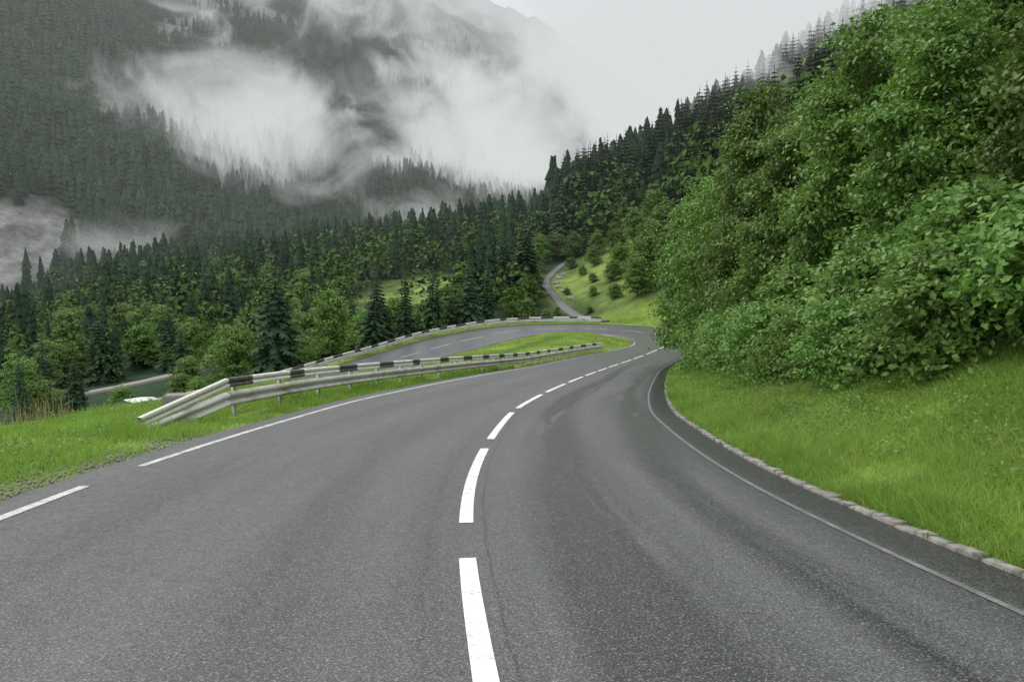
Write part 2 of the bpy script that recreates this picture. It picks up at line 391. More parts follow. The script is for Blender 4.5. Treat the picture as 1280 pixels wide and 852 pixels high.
m=NT('pale_weathered_rail'); P=m.geo(); n=m.noise(P,14,4,.75); c1=m.mix(n,(.30,.30,.26),(.70,.69,.62)); m.surf(m.principled(c1,.7,bump=n,bstr=.2)); pale=m.m
si=np.arange(s_at_y(14.6),s_at_y(62),.5); yy=np.interp(si,CS,C[:,1])
offF=-((LE+.25)*np.interp(si,CS,LF)+.82*(1-ss(13,46,yy)))
guardrail('guardrail','steel guardrail with striped top rail and sloping end',si,offF,1,stripe,terminal=True)
sG=CS[np.argmin(np.hypot(C[:,0]-9,C[:,1]-86.5))]
si=np.arange(sG,sEndHair+45,.5)
guardrail('guardrail','black and white striped guardrail along the hairpin exit',si,np.full(len(si),4.2),-1,stripe2)
# ---------------------------------------------------------------- concrete block
gz=lambda x,y: float(height(np.array([x]),np.array([y]))[0])
import bmesh
m=NT('weathered_concrete'); P=m.geo(); n=m.noise(P,12,4,.7); c1=m.mix(n,(.10,.10,.09),(.26,.25,.23)); m.surf(m.principled(c1,.9,bump=n,bstr=.5)); conc=m.m
bm=bmesh.new(); bmesh.ops.create_cube(bm,size=1); bmesh.ops.scale(bm,vec=(.7,.5,.5),verts=bm.verts)
for v in bm.verts:
    if v.co.z>0: v.co.x*=.86; v.co.y*=.86
bmesh.ops.bevel(bm,geom=bm.edges[:],offset=.03,segments=2,affect='EDGES')
me=bpy.data.meshes.new('concrete_block'); bm.to_mesh(me); bm.free(); me.materials.append(conc)
o=link('concrete_block',me,label='weathered grey concrete block in the grass behind the guardrail end',category='concrete block'); o.location=(-7.35,16.2,gz(-7.35,16.2)+.14); o.rotation_euler=(0,0,.25)
# ---------------------------------------------------------------- side roads
def drape(name,label,pts,w,dz,mat):
    P,_=catmull(np.array([(a,b,0) for a,b in pts],float),1.0); t=np.gradient(P[:,:2],axis=0); t/=np.linalg.norm(t,axis=1)[:,None]
    r=np.stack([t[:,1],-t[:,0]],1); V=[];UV=[]
    L=np.array([-1,-1,-.5,0,.5,1,1])*w/2
    zc=height(P[:,0],P[:,1])
    for k,l in enumerate(L):
        q=P[:,:2]+r*l; zz=np.maximum(height(q[:,0],q[:,1]),zc-.4)+dz
        if k in(0,len(L)-1): zz=zz-.8
        V.append(np.stack([q[:,0],q[:,1],zz],1)); UV.append(np.stack([np.full(len(P),l),np.arange(len(P))*1.],1))
    n=len(P);F=[]
    for k in range(len(L)-1):
        i=np.arange(n-1); F.append(np.stack([k*n+i,(k+1)*n+i,(k+1)*n+i+1,k*n+i+1],1))
    o=link(name,mesh_np(name,np.concatenate(V),np.concatenate(F),mat,uv=np.concatenate(UV))); o['kind']='structure'; o['label']=label
    return P
m=NT('grey_track'); P=m.geo(); n=m.noise(P,3,4,.7); m.surf(m.principled(m.mix(n,(.07,.07,.075),(.13,.13,.135)),.6)); trk=m.m
m=NT('pale_track'); P=m.geo(); n=m.noise(P,3,4,.7); m.surf(m.principled(m.mix(n,(.14,.135,.125),(.24,.23,.21)),.8)); trk2=m.m
side=drape('side_road','narrow grey asphalt road climbing a grassy slope',[(11.6,92.5),(9.4,99),(7.6,107),(6.8,114),(6.0,121),(5.9,128),(7.6,137),(10.5,146)],1.35,.16,trk)
low=drape('lower_road','pale road running along the valley below',[(-66,74),(-55,79),(-46,86),(-41,96),(-37,108)],3.0,.25,trk2)
# ---------------------------------------------------------------- foliage materials
def foliage(name,dark,light,trans=.25,scale=.9,yellow=(.12,.15,.03),rv=(.75,1.25),spec=.4,rough=.5,hue=(.497,.515)):
    m=NT(name); P=m.geo(); oi=m.n('ShaderNodeObjectInfo')
    n=m.noise(P,scale,3,.6); n2=m.noise(P,scale*9,2,.6)
    c=m.mix(m.mr(n,.3,.7),dark,light); c=m.mix(m.math('MULTIPLY',m.mr(n2,.5,.8),.5),c,yellow)
    hs=m.n('ShaderNodeHueSaturation'); m.put(hs.inputs['Color'],c); m.put(hs.inputs['Value'],m.mr(oi.outputs['Random'],0,1,*rv)); m.put(hs.inputs['Hue'],m.mr(oi.outputs['Random'],0,1,*hue))
    p=m.principled(hs.outputs[0],rough,spec=spec)
    if trans>0:
        t=m.n('ShaderNodeBsdfTranslucent'); m.put(t.inputs[0],hs.outputs[0]); mx=m.n('ShaderNodeMixShader'); mx.inputs[0].default_value=trans
        m.t.links.new(p,mx.inputs[1]); m.t.links.new(t.outputs[0],mx.inputs[2]); p=mx.outputs[0]
    m.surf(p); return m.m
leafmat=foliage('broadleaf_foliage',(.070,.135,.024),(.150,.25,.044),.30,.7,(.19,.28,.055),(.78,1.28),.35)
leafmat2=foliage('light_shrub_foliage',(.11,.205,.04),(.17,.285,.062),.32,.9,(.21,.31,.08),(.85,1.2),.3)
firmat=foliage('fir_needles',(.018,.042,.022),(.040,.074,.034),0,.25,(.06,.09,.038),(.7,1.4),.15,.8)
firfar=foliage('far_fir_needles',(.014,.034,.021),(.036,.066,.033),0,.13,(.055,.088,.038),(.9,1.1),.05,.9)
farbroad=foliage('far_broadleaf',(.045,.095,.027),(.09,.155,.042),.0,.12,(.105,.165,.045),(.9,1.1),.1,.8)
grassmat=foliage('grass_blades',(.17,.27,.040),(.26,.39,.070),.4,.8,(.34,.41,.12),(.9,1.1),.25,.6)
m=NT('bark'); P=m.geo(); n=m.noise(P,8,4,.7); m.surf(m.principled(m.mix(n,(.035,.028,.02),(.12,.10,.08)),.9,bump=n,bstr=.5)); bark=m.m
# ---------------------------------------------------------------- fir meshes
def fir_crown(H,R,wh,nb,rg):
    V=[];F=[]
    def tri(a,b,c):
        n=len(V); V.extend([a,b,c]); F.append((n,n+1,n+2))
    for w in range(wh):
        t=w/(wh-1); z=H*(.05+.91*t**.95); L0=R*(1-t)**.72*(.92+.08*math.sin(w*2.3))+.10
        if t<.08: L0*=.85
        n=max(5,int(nb*(1-.4*t)))
        ph=rg.uniform(0,6.28)
        for b in range(n):
            a=ph+2*math.pi*b/n+rg.normal(0,.16); L=L0*rg.uniform(.7,1.15); d=np.array([math.cos(a),math.sin(a),0]); q=np.array([-d[1],d[0],0])
            dr=L*(.30+.22*(1-t))*rg.uniform(.8,1.2)
            def sp(u): return np.array([0,0,z])+d*L*u+np.array([0,0,-dr*u**1.3+.12*L*max(0,u-.7)])
            K=5
            for k in range(K):
                u=.15+.82*k/(K-1); c=sp(u); wd=L*.38*(1-u*.62)*rg.uniform(.75,1.25)
                for sgn in(-1,1):
                    tip=c+q*sgn*wd+d*L*.14+np.array([0,0,-wd*.45*rg.uniform(.5,1.5)])
                    tri(sp(max(u-.13,0)),sp(min(u+.14,1.0)),tip)
            tri(sp(.25),sp(.8),sp(.55)+np.array([0,0,-L*.25]))
    tri(np.array([.04,0,H*.95]),np.array([-.04,.02,H*.95]),np.array([0,0,H*1.02]))
    return np.array(V),np.array(F)
def low_firs(xyz,Hs,rg,layers=7,n=7,star=1.0):
    N=len(Hs); V=np.zeros((N,layers,n+1,3))
    asp=rg.uniform(.14,.25,N)
    lx=rg.normal(0,.012,(N,2))
    for l in range(layers):
        t=l/layers; zt=np.minimum((t+max(2.0/layers,.24)),1.0)*Hs; zb=(t+.01)*Hs
        r=Hs*asp*(1-t)**.75*rg.uniform(.85,1.15,N)
        V[:,l,0,2]=zt; V[:,l,0,:2]=lx*Hs[:,None]
        ph=rg.uniform(0,6.28,N)
        for k in range(n):
            a=ph+2*math.pi*k/n; even=(k%2==0)
            rr=r*rg.uniform(.7,1.25,N)*(1 if even else star)
            V[:,l,k+1,0]=rr*np.cos(a); V[:,l,k+1,1]=rr*np.sin(a); V[:,l,k+1,2]=zb+Hs*rg.uniform(-.03,.03,N)+(0 if even else (1-star)*.08*Hs)
    V+=xyz[:,None,None,:]
    f=[]
    for l in range(layers):
        b=l*(n+1)
        for k in range(n): f.append((b,b+1+k,b+1+(k+1)%n))
    f=np.array(f); F=(f[None]+(np.arange(N)*layers*(n+1))[:,None,None]).reshape(-1,3)
    return V.reshape(-1,3),F
rg=np.random.default_rng(3)
fir_tmpl=[]
for k,(R,wh,nb) in enumerate([(2.5,24,12),(2.1,22,11),(2.8,22,12),(2.0,25,11)]):
    V,F=fir_crown(10,R,wh,nb,rg); cm=mesh_np('fir_crown',V,F,firmat)
    Vt,Ft=tube([(0,0,-.6),(0,0,2),(.03,0,6),(0,0,9.8)],[.2,.16,.09,.02]); tm=mesh_np('fir_trunk',Vt,Ft,bark,smooth=True)
    Ft3=np.concatenate([Ft[:,[0,1,2]],Ft[:,[0,2,3]]]); Va,Fa=merge([(V,F),(Vt,Ft3)]); wm=mesh_np('fir_tree',Va,Fa,firmat)
    fir_tmpl.append((cm,tm,wm))
def place_fir(x,y,h,k,parts,label,group='fir trees in the valley'):
    cm,tm,wm=fir_tmpl[k%4]; s=h/10; z=gz(x,y)-.15
    if parts:
        r=link('fir_tree',None); r.empty_display_size=.5
        a=link('crown',cm,r); b=link('trunk',tm,r)
    else: r=link('fir_tree',wm)
    r.location=(x,y,z); r.scale=(s*rg.uniform(.88,1.12),s*rg.uniform(.88,1.12),s); r.rotation_euler=(0,0,rg.uniform(0,6.28))
    r['label']=label; r['category']='tree'; r['group']=group
hand=[(-22.0,69,12.6),(-25,74,7),(-14.9,80,7.6),(-12.4,86,9.0),(-9.8,92,9.6),(-7.8,95,8),(-5.7,97,10),(-3.4,101,10),(-17,86,7),(-20,92,8),(2.2,117,13),(-1.3,121,12),(3.0,123,10),(-5,116,10),(-8,120,11),(-39,58,7),(-37,62,6.2),(-46,72,8),(-35,78,7),(14.2,168,18),(16.5,171,20),(19,166,18),(13.2,178,17),(21.5,170,20),(12.5,186,16),(-26,98,10),(15.5,150,11),(20,154,14),(24,150,13)]
N=42000
u=rng.uniform(0,1,N); yy=82+ (860-82)*u**.75; xx=rng.uniform(-.82,.80,N)*yy
dmm=(xx+220)*-.666+(yy-170)*.746
dens=np.ones(N)
dens*=np.where(yy<330,1,np.where(xx>.16*yy+20,0,1))
dens*=np.where((xx>.1*yy)&(yy>200),.6,1)
dens*=np.where((yy<250)&(xx<.05*yy),.50,1)
dens*=(1-np.clip(meadow_mask(xx,yy)*1.5,0,1))*(1-np.clip(scree_mask(xx,yy)*1.5,0,1))
zz0=macro(xx,yy)
dens*=1-.93*(ss(.55,.62,fbm(xx/50,yy/50,8))*ss(90,200,zz0)*ss(150,300,dmm))
dsr=np.min(np.hypot(xx[:,None]-side[None,::2,0],yy[:,None]-side[None,::2,1]),1); dens*=dsr>3.5
dlr=np.min(np.hypot(xx[:,None]-low[None,::2,0],yy[:,None]-low[None,::2,1]),1); dens*=dlr>5
dens*=~((xx>2.5)&(xx<34)&(yy<150))
dens*=~((xx<-.40*yy)&(xx>-.60*yy)&(yy<92))
dens*=~((xx>-25)&(xx<-8)&(yy<135)&(yy>104)&(rng.uniform(0,1,N)<.93))
Iq,Dq,_,_,_=query(xx,yy); dens*=Dq>10
dens*=~((xx>-24)&(yy<104)&(rng.uniform(0,1,N)<.5))
keep=rng.uniform(0,1,N)<dens; xx=xx[keep];yy=yy[keep]
isb=(rng.uniform(0,1,len(xx))<.46*ss(280,130,yy)+.05)&((xx<5)|(yy<170))
base_h=np.where(xx>10,rng.uniform(13,20,len(xx)),np.where(yy<130,rng.uniform(6,11,len(xx)),np.where(yy<220,rng.uniform(7,13,len(xx)),rng.uniform(9,16,len(xx)))))
hh=base_h*np.where(rng.uniform(0,1,len(xx))<.4,rng.uniform(.35,.8,len(xx)),1)
zz=height(xx,yy)
hh*=1-.3*ss(120,300,zz)
hh*=np.where((xx/yy<-.57)&(yy>150)&(yy<235),.42,1)
bx,by,bz,bh=xx[isb],yy[isb],zz[isb],hh[isb]*.74
xx,yy,zz,hh=xx[~isb],yy[~isb],zz[~isb],hh[~isb]
ap=hh/yy; order=np.argsort(-ap); nin=300-len(hand)
vis=np.abs(xx/yy)<.72
o2=order[vis[order]]
big=o2[:nin]; rest=np.setdiff1d(np.arange(len(xx)),big)
for k,(a,b,h) in enumerate(hand): place_fir(a,b,h,k,True,'dark green fir tree beside the hairpin road')
for k,i in enumerate(big): place_fir(xx[i],yy[i],hh[i],k,ap[i]*924>90,'dark green fir tree on the misty slope')
nr_=rest[yy[rest]<300]; fr_=rest[yy[rest]>=300]
p1=low_firs(np.stack([xx[nr_],yy[nr_],zz[nr_]-.3],1),hh[nr_],rng,11,14,.6)
p2=low_firs(np.stack([xx[fr_],yy[fr_],zz[fr_]-.3],1),hh[fr_],rng,6,7,1)
V,F=merge([p1,p2])
o=link('fir_forest',mesh_np('fir_forest',V,F,firfar),label='dense dark fir forest covering the mountain slopes',category='forest'); o['kind']='stuff'
# ---------------------------------------------------------------- broadleaf trees
def leaves(Cn,size,rg,up=.5,outc=None):
    n=len(Cn); nr=rg.normal(0,1,(n,3)); nr/=np.linalg.norm(nr,axis=1)[:,None]; nr[:,2]+=up
    if outc is not None: nr+=outc*.7
    nr/=np.linalg.norm(nr,axis=1)[:,None]
    a=rg.normal(0,1,(n,3)); a[:,2]-=.3; a-=nr*(a*nr).sum(1)[:,None]; a/=np.linalg.norm(a,axis=1)[:,None]; b=np.cross(nr,a)
    s=(np.asarray(size)*rg.uniform(.65,1.3,n))[:,None]
    p0=Cn-a*s*.5; p2=Cn+a*s*.55-nr*s*.12; p1=Cn+b*s*.33+nr*s*.08; p3=Cn-b*s*.33+nr*s*.08
    V=np.stack([p0,p1,p2,p3],1).reshape(-1,3); i=np.arange(n)*4
    F=np.concatenate([np.stack([i,i+1,i+2],1),np.stack([i,i+2,i+3],1)])
    return V,F
K=160; nb_=len(bx); d=rng.normal(0,1,(nb_,K,3)); d/=np.linalg.norm(d,axis=2)[:,:,None]; d[:,:,2]=np.abs(d[:,:,2])*1.1-.15
lump=1+.25*np.sin(d[:,:,0]*5+bx[:,None])*np.cos(d[:,:,1]*4+by[:,None])
pts=np.stack([bx,by,bz+bh*.38],1)[:,None,:]+d*(lump*rng.uniform(.7,1.05,(nb_,K)))[:,:,None]*(np.stack([bh*.5,bh*.5,bh*.6],1)[:,None,:])
V,F=leaves(pts.reshape(-1,3),np.repeat(bh*.115,K),rng,.4,d.reshape(-1,3))
o=link('broadleaf_forest',mesh_np('broadleaf_forest',V,F,farbroad),label='rounded broadleaf trees mixed into the fir forest',category='forest'); o['kind']='stuff'
def broadleaf(H,R,nlobes,nclump,nleaf,size,rg,low=.12,sig=.2,lr=(.38,.56)):
    lob=[]
    for k in range(nlobes):
        t=(k+.5)/nlobes; z=H*(low+.08+(.80-low)*t); a=k*2.4+rg.normal(0,.3); pr=R*(.68*(1-abs(t-.35))**1.0)*rg.uniform(.5,1.0)
        r=R*rg.uniform(*lr)*(1.05-.45*t)
        lob.append((math.cos(a)*pr,math.sin(a)*pr,z,r,r*rg.uniform(.6,.9)))
    lob.append((0,0,H*.84,R*.36,H*.15)); lob.append((0,0,H*.45,R*.55,H*.30))
    w=np.array([l[3]**2 for l in lob]); w/=w.sum(); ci=rg.choice(len(lob),nclump,p=w); L=np.array(lob)[ci]
    d=rg.normal(0,1,(nclump,3)); d/=np.linalg.norm(d,axis=1)[:,None]; d[:,2]=np.where(d[:,2]<-.5,-d[:,2],d[:,2])
    rf=rg.uniform(.62,1.25,nclump)[:,None]
    cl=L[:,:3]+d*np.stack([L[:,3],L[:,3],L[:,4]],1)*rf
    cl[:,2]=np.maximum(cl[:,2],H*low*.6)
    k=nleaf//nclump; cs=rg.uniform(.6,1.35,nclump)
    pts=np.repeat(cl,k,0)+rg.normal(0,1,(nclump*k,3))*np.array([sig,sig,sig*.36])*np.repeat(cs,k)[:,None]
    pts[:,2]-=.5*np.hypot(pts[:,0]-np.repeat(cl[:,0],k),pts[:,1]-np.repeat(cl[:,1],k))
    out=np.repeat(d,k,0)
    V,F=leaves(pts,size,rg,.8,out)
    tp=[tube([(0,0,-.5),(.05,0,H*.2),(0,.08,H*.5),(.05,0,H*.82)],[.16*H/8,.13*H/8,.08*H/8,.02],8)]
    for l in lob[:nlobes]:
        z0=max(.1*H,l[2]-H*.25); tp.append(tube([(0,0,z0),(l[0]*.5,l[1]*.5,z0+(l[2]-z0)*.6),(l[0],l[1],l[2]),(l[0]*1.25,l[1]*1.25,l[2]+l[4]*.5)],[.07*H/8,.05*H/8,.03*H/8,.008],6))
    Vt,Ft=merge(tp)
    return mesh_np('crown',V,F,None),mesh_np('trunk',Vt,Ft,bark,smooth=True)
rg=np.random.default_rng(11)
near_t=[broadleaf(8,3.0,13,520,34000,.145,rg,.06,.28,(.30,.48)) for _ in range(3)]
far_t=[broadleaf(8,3.2,9,300,6600,.28,rg,.08,.3,(.42,.6)) for _ in range(3)]
shrub_t=[broadleaf(2.2,1.7,8,190,9000,.118,rg,.06,.19,(.42,.6)) for _ in range(2)]
for t in near_t+far_t: t[0].materials.append(leafmat)
for t in shrub_t: t[0].materials.append(leafmat2)
far_l=[]
for c_,t_ in far_t:
    c2=c_.copy(); c2.materials.clear(); c2.materials.append(leafmat2); far_l.append((c2,t_))
def place_tree(tm,x,y,h,h0,w,name,label,group,category='tree',dz=-.2):
    r=link(name,None); r.empty_display_size=.5; a=link('crown',tm[0],r); b=link('trunk',tm[1],r)
    s=h/h0; r.location=(x,y,gz(x,y)+dz); r.scale=(s*w,s*w,s); r.rotation_euler=(0,0,rg.uniform(0,6.28))
    r['label']=label; r['category']=category; r['group']=group
R_=[(11.0,43,10.8,.82),(13.5,50,10,1),(10.2,36,9.4,.88),(10.0,30,10.8,.75),(9.5,25.3,8.0,.88),(9.5,20.6,8.6,.78),(9.2,16.2,6.8,.9),(9.6,12.0,7.8,.82),(9.8,8,7,1),(13.5,33,10.4,.95),(13.6,26,9.8,.88),(13.6,20,8.8,.95),(13.2,14.5,8.8,.9),(17,38,9.8,1.1),(18,28,9.6,1.1),(17,46,10,1.0)]
for k,(a,b,h,w) in enumerate(R_): place_tree(near_t[k%3],a,b,h,8,w,'broadleaf_tree','leafy green broadleaf tree on the grassy roadside bank','broadleaf trees on the bank')
SH=[(6.7,11.6,2.0,1.0),(6.35,13.6,1.7,.95),(7.4,10.0,2.2,1.0),(6.3,15.8,1.8,.9),(8.0,8.4,2.4,1.0),(6.5,18.2,2.0,.9),(6.9,21,2.1,.9),(7.4,24,2.1,.9),(8.1,27.5,2.3,1),(8.8,31,2.5,1),(9.6,35,2.5,1),(10.7,39.5,2.6,.9),(8.0,12.6,2.7,1.1),(7.7,15.4,2.6,1.0),(7.6,19.5,2.7,1)]
for k,(a,b,h,w) in enumerate(SH): place_tree(shrub_t[k%2],a,b,h,2.2,w,'shrub','light green broad leaved shrub at the foot of trees','shrubs on the bank','shrub',-.15)
M_=[(-18.4,75,7.6,.95),(-28,79,5,1),(-31,70,4.2,1.1),(-27.5,64,2.6,1.2),(-31,84,6,1),(-35,90,6,1),(-44,101,7,1),(-52,104,7,1),(-60,95,7,1),(-27,108,7,1),(0.0,107,4.5,1.1),(2.2,104,3.0,1.2),(4.6,100,2.0,1.2),(2.6,111,5,1.1),(16.5,98,6,1),(18.5,103,8,1),(21,99,8,1),(20,108,8.5,1),(24,104,9,1),(23,112,9,1),(18,128,6,1),(22,135,7,1),(26,126,8,1),(27,142,8,1),(16,140,5,1),(12,147,6,1),(17,150,7,1),(22,150,8,1),(21,92,7,.9),(23,86,8,1),(22,79,8,1),(21,72,8,1),(20,64,9,1),(18,57,9,1),(-33,62,3,1.2),(-41,66,3,1.1),(-48,56,3.0,1.2),(-42,52,3,1.2),(-30,66,3,1.2),
(12,110,1.8,1.4),(15.5,114,3.6,1.1),(13,119,1.8,1.4),(12,127,2.0,1.4),(14.5,132,3.6,1.2),(11,138,2.4,1.4),(17,118,5,1.1),(14.2,103,2.6,1.2),(3.6,128,4,1.2),(2.4,134,6,1.1),(4.4,140,5,1.1),(9,151,6,1.1),(5.5,149,6,1.1),(8.6,116,1.4,1.3),(3.9,117,2.2,1.2),(6.3,103,1.5,1.4),(7.0,99,1.2,1.4),(10.6,101,1.3,1.4)]
for k,(a,b,h,w) in enumerate(M_):
    src=(far_l if k%3==0 else far_t)[(k*2)%3]
    place_tree(src,a,b,h,8,w*1.05,'broadleaf_tree','rounded green broadleaf tree on the valley slope','broadleaf trees in the valley')
cnt=0
for k in range(260):
    y_=rng.uniform(58,150); x_=rng.uniform(-.72,-.05)*y_
    I,D,lt,_,_=query([x_],[y_])
    if D[0]<9 or (lt[0]<0 and x_>-30) or np.min(np.hypot(x_-low[:,0],y_-low[:,1]))<6 or meadow_mask(np.array([x_]),np.array([y_]))[0]>.1 or (-25<x_<-8 and 100<y_<135): continue
    if -.60*y_<x_<-.40*y_ and y_<94: continue
    if abs(x_/y_+.319)<.05 and y_<72: continue
    cnt+=1
    if cnt>90: break
    place_tree((far_l if k%2==0 else far_t)[k%3],x_,y_,rng.uniform(3.6,7.5),8,rng.uniform(.95,1.3),'broadleaf_tree','rounded green broadleaf tree on the valley slope','broadleaf trees in the valley')
# ---------------------------------------------------------------- grass
def grass_(name,label,x,y,hmin,hmax,wd,mat,lean=.5,cat='grass'):
    n=len(x); z=height(x,y); h=rng.uniform(hmin,hmax,n)*(.35+1.3*vnoise(x*1.3,y*1.3,3)**1.3)
    a=rng.uniform(0,6.28,n); w=wd*rng.uniform(.6,1.3,n)*np.clip(np.hypot(x,y)/9,1,4)
    dx=np.cos(a)*w/2;dy=np.sin(a)*w/2; la=rng.uniform(0,6.28,n); ln=h*rng.uniform(0,lean,n)
    lx=np.cos(la)*ln; ly=np.sin(la)*ln
    p0=np.stack([x-dx,y-dy,z-.02],1);p1=np.stack([x+dx,y+dy,z-.02],1)
    q0=np.stack([x-dx*.7+lx*.35,y-dy*.7+ly*.35,z+h*.55],1);q1=np.stack([x+dx*.7+lx*.35,y+dy*.7+ly*.35,z+h*.55],1)
    tp=np.stack([x+lx,y+ly,z+h*.95],1)
    V=np.stack([p0,p1,q0,q1,tp],1).reshape(-1,3); i=np.arange(n)*5
    F=np.concatenate([np.stack([i,i+1,i+3],1),np.stack([i,i+3,i+2],1),np.stack([i+2,i+3,i+4],1)])
    o=link(name,mesh_np(name,V,F,mat),label=label,category=cat); o['kind']='stuff'
def sample(n,s0,s1,l0,l1,pw=1.6):
    s=s0+(s1-s0)*rng.uniform(0,1,n)**pw; l=rng.uniform(l0,l1,n)
    px=np.interp(s,CS,C[:,0])+np.interp(s,CS,Rt[:,0])*l; py=np.interp(s,CS,C[:,1])+np.interp(s,CS,Rt[:,1])*l
    return px,py
x1,y1=sample(170000,s_at_y(1.5),s_at_y(48),3.80,8.0,1.7)
x2,y2=sample(45000,s_at_y(1.5),s_at_y(60),3.72,4.2,1.4)
grass_('bank_grass','thick bright green grass covering the roadside bank',np.concatenate([x1,x2]),np.concatenate([y1,y2]),.06,.22,.008,grassmat,1.6)
drymat=foliage('dry_grass',(.24,.20,.10),(.36,.31,.16),.2,2,(.28,.26,.12))
x1,y1=sample(12000,s_at_y(2),s_at_y(40),3.80,8.2,1.6); kp=vnoise(x1*.8,y1*.8,14)>.5
grass_('withered_grass','thin withered blades mixed into the bank grass',x1[kp],y1[kp],.10,.24,.005,drymat,1.6)
x1,y1=sample(150000,s_at_y(5),s_at_y(40),-14,-4.72,1.3)
l=vnoise(x1*.9,y1*.9,6); I,D,lt,_,_=query(x1,y1); kp=(D-LE>rng.uniform(-.05,.5,len(x1))*(y1<14))&((l>.22)|(D-LE>1.0))&((D-LE>.06))
x1=x1[kp];y1=y1[kp]
grass_('verge_grass','uneven green grass and weeds on the road verge',x1,y1,.05,.24,.009,grassmat,1.0)
xi=rng.uniform(-14,16,90000); yi=rng.uniform(45,100,90000); I,D,lt,_,_=query(xi,yi); kp=((lt<0)&(D>LE*LF[I]+.05)&(D<14))|((lt>0)&(D>RE+.2)&(D<9)); kp&=np.min(np.hypot(xi[:,None]-side[None,:,0],yi[:,None]-side[None,:,1]),1)>.85
grass_('hairpin_grass','short bright grass between the hairpin legs',xi[kp],yi[kp],.05,.10,.010,grassmat,1.4)
xd=rng.uniform(-12.8,-8.4,900); yd=rng.uniform(13,19,900); kp=(xd/yd<-.60)
grass_('tall_dry_grass','tall straw coloured dry grass stalks on the verge',xd[kp],yd[kp],.55,1.15,.006,drymat,.35)
cx,cy=sample(200,s_at_y(7),s_at_y(26),-13,-5.3,1.2); ex,ey=sample(320,s_at_y(4),s_at_y(36),4.6,7.4,1.2)
cx=np.concatenate([cx,ex]);cy=np.concatenate([cy,ey]); cz=height(cx,cy)
pts=np.repeat(np.stack([cx,cy,cz+.10],1),45,0)+rng.normal(0,1,(len(cx)*45,3))*np.array([.17,.17,.07])
V,F=leaves(pts,.05,rng,1.0); o=link('low_weeds',mesh_np('low_weeds',V,F,leafmat2),label='low leafy weeds growing in the grass',category='weeds'); o['kind']='stuff'
gx,gy=sample(3000,s_at_y(4),s_at_y(12),-5.7,-4.66,1.0); kp=(rng.uniform(0,1,len(gx))<ss(1.0,0,query(gx,gy)[1]-LE)); gx=gx[kp];gy=gy[kp]; gz_=height(gx,gy)
oct_=np.array([(1,0,0),(-1,0,0),(0,1,0),(0,-1,0),(0,0,1),(0,0,-1)],float); of=np.array([(0,2,4),(2,1,4),(1,3,4),(3,0,4),(2,0,5),(1,2,5),(3,1,5),(0,3,5)])
sz=rng.uniform(.008,.03,len(gx)); V=oct_[None]*sz[:,None,None]*rng.uniform(.6,1.2,(len(gx),6,3))+np.stack([gx,gy,gz_+sz*.3],1)[:,None,:]
F=(of[None]+(np.arange(len(gx))*6)[:,None,None]).reshape(-1,3)
o=link('gravel',mesh_np('gravel',V.reshape(-1,3),F,conc),label='loose grey gravel along the asphalt edge',category='gravel'); o['kind']='stuff'
# ---------------------------------------------------------------- boulders
m=NT('pale_limestone'); P=m.geo(); n=m.noise(P,3,5,.7); m.surf(m.principled(m.mix(n,(.12,.12,.11),(.36,.35,.32)),.9,bump=n,bstr=.6,bdist=.1)); stone=m.m
bm=bmesh.new(); bmesh.ops.create_icosphere(bm,subdivisions=3,radius=1)
for v in bm.verts:
    c=v.co; k=1+.5*(math.sin(c.x*3.1+c.y*2)*.3+math.sin(c.y*4.3+c.z*3)*.25+math.sin(c.z*5+c.x*2)*.2); v.co=Vector((c.x*k*1.2,c.y*k,c.z*k*.7))
bme=bpy.data.meshes.new('boulder'); bm.to_mesh(bme); bm.free(); bme.materials.append(stone)
for k,(a,b,s) in enumerate([(8.9,113,.5),(8.3,118,.6),(7.7,122,.5),(7.6,126,.5),(8.4,131,.6),(9.2,134,.5)]):
    o=link('boulder',bme,label='pale limestone boulder beside the narrow side road',category='boulder',group='boulders by the side road'); o.location=(a,b,gz(a,b)+.1*s); o.scale=(s,s,s); o.rotation_euler=(0,0,k*1.3)
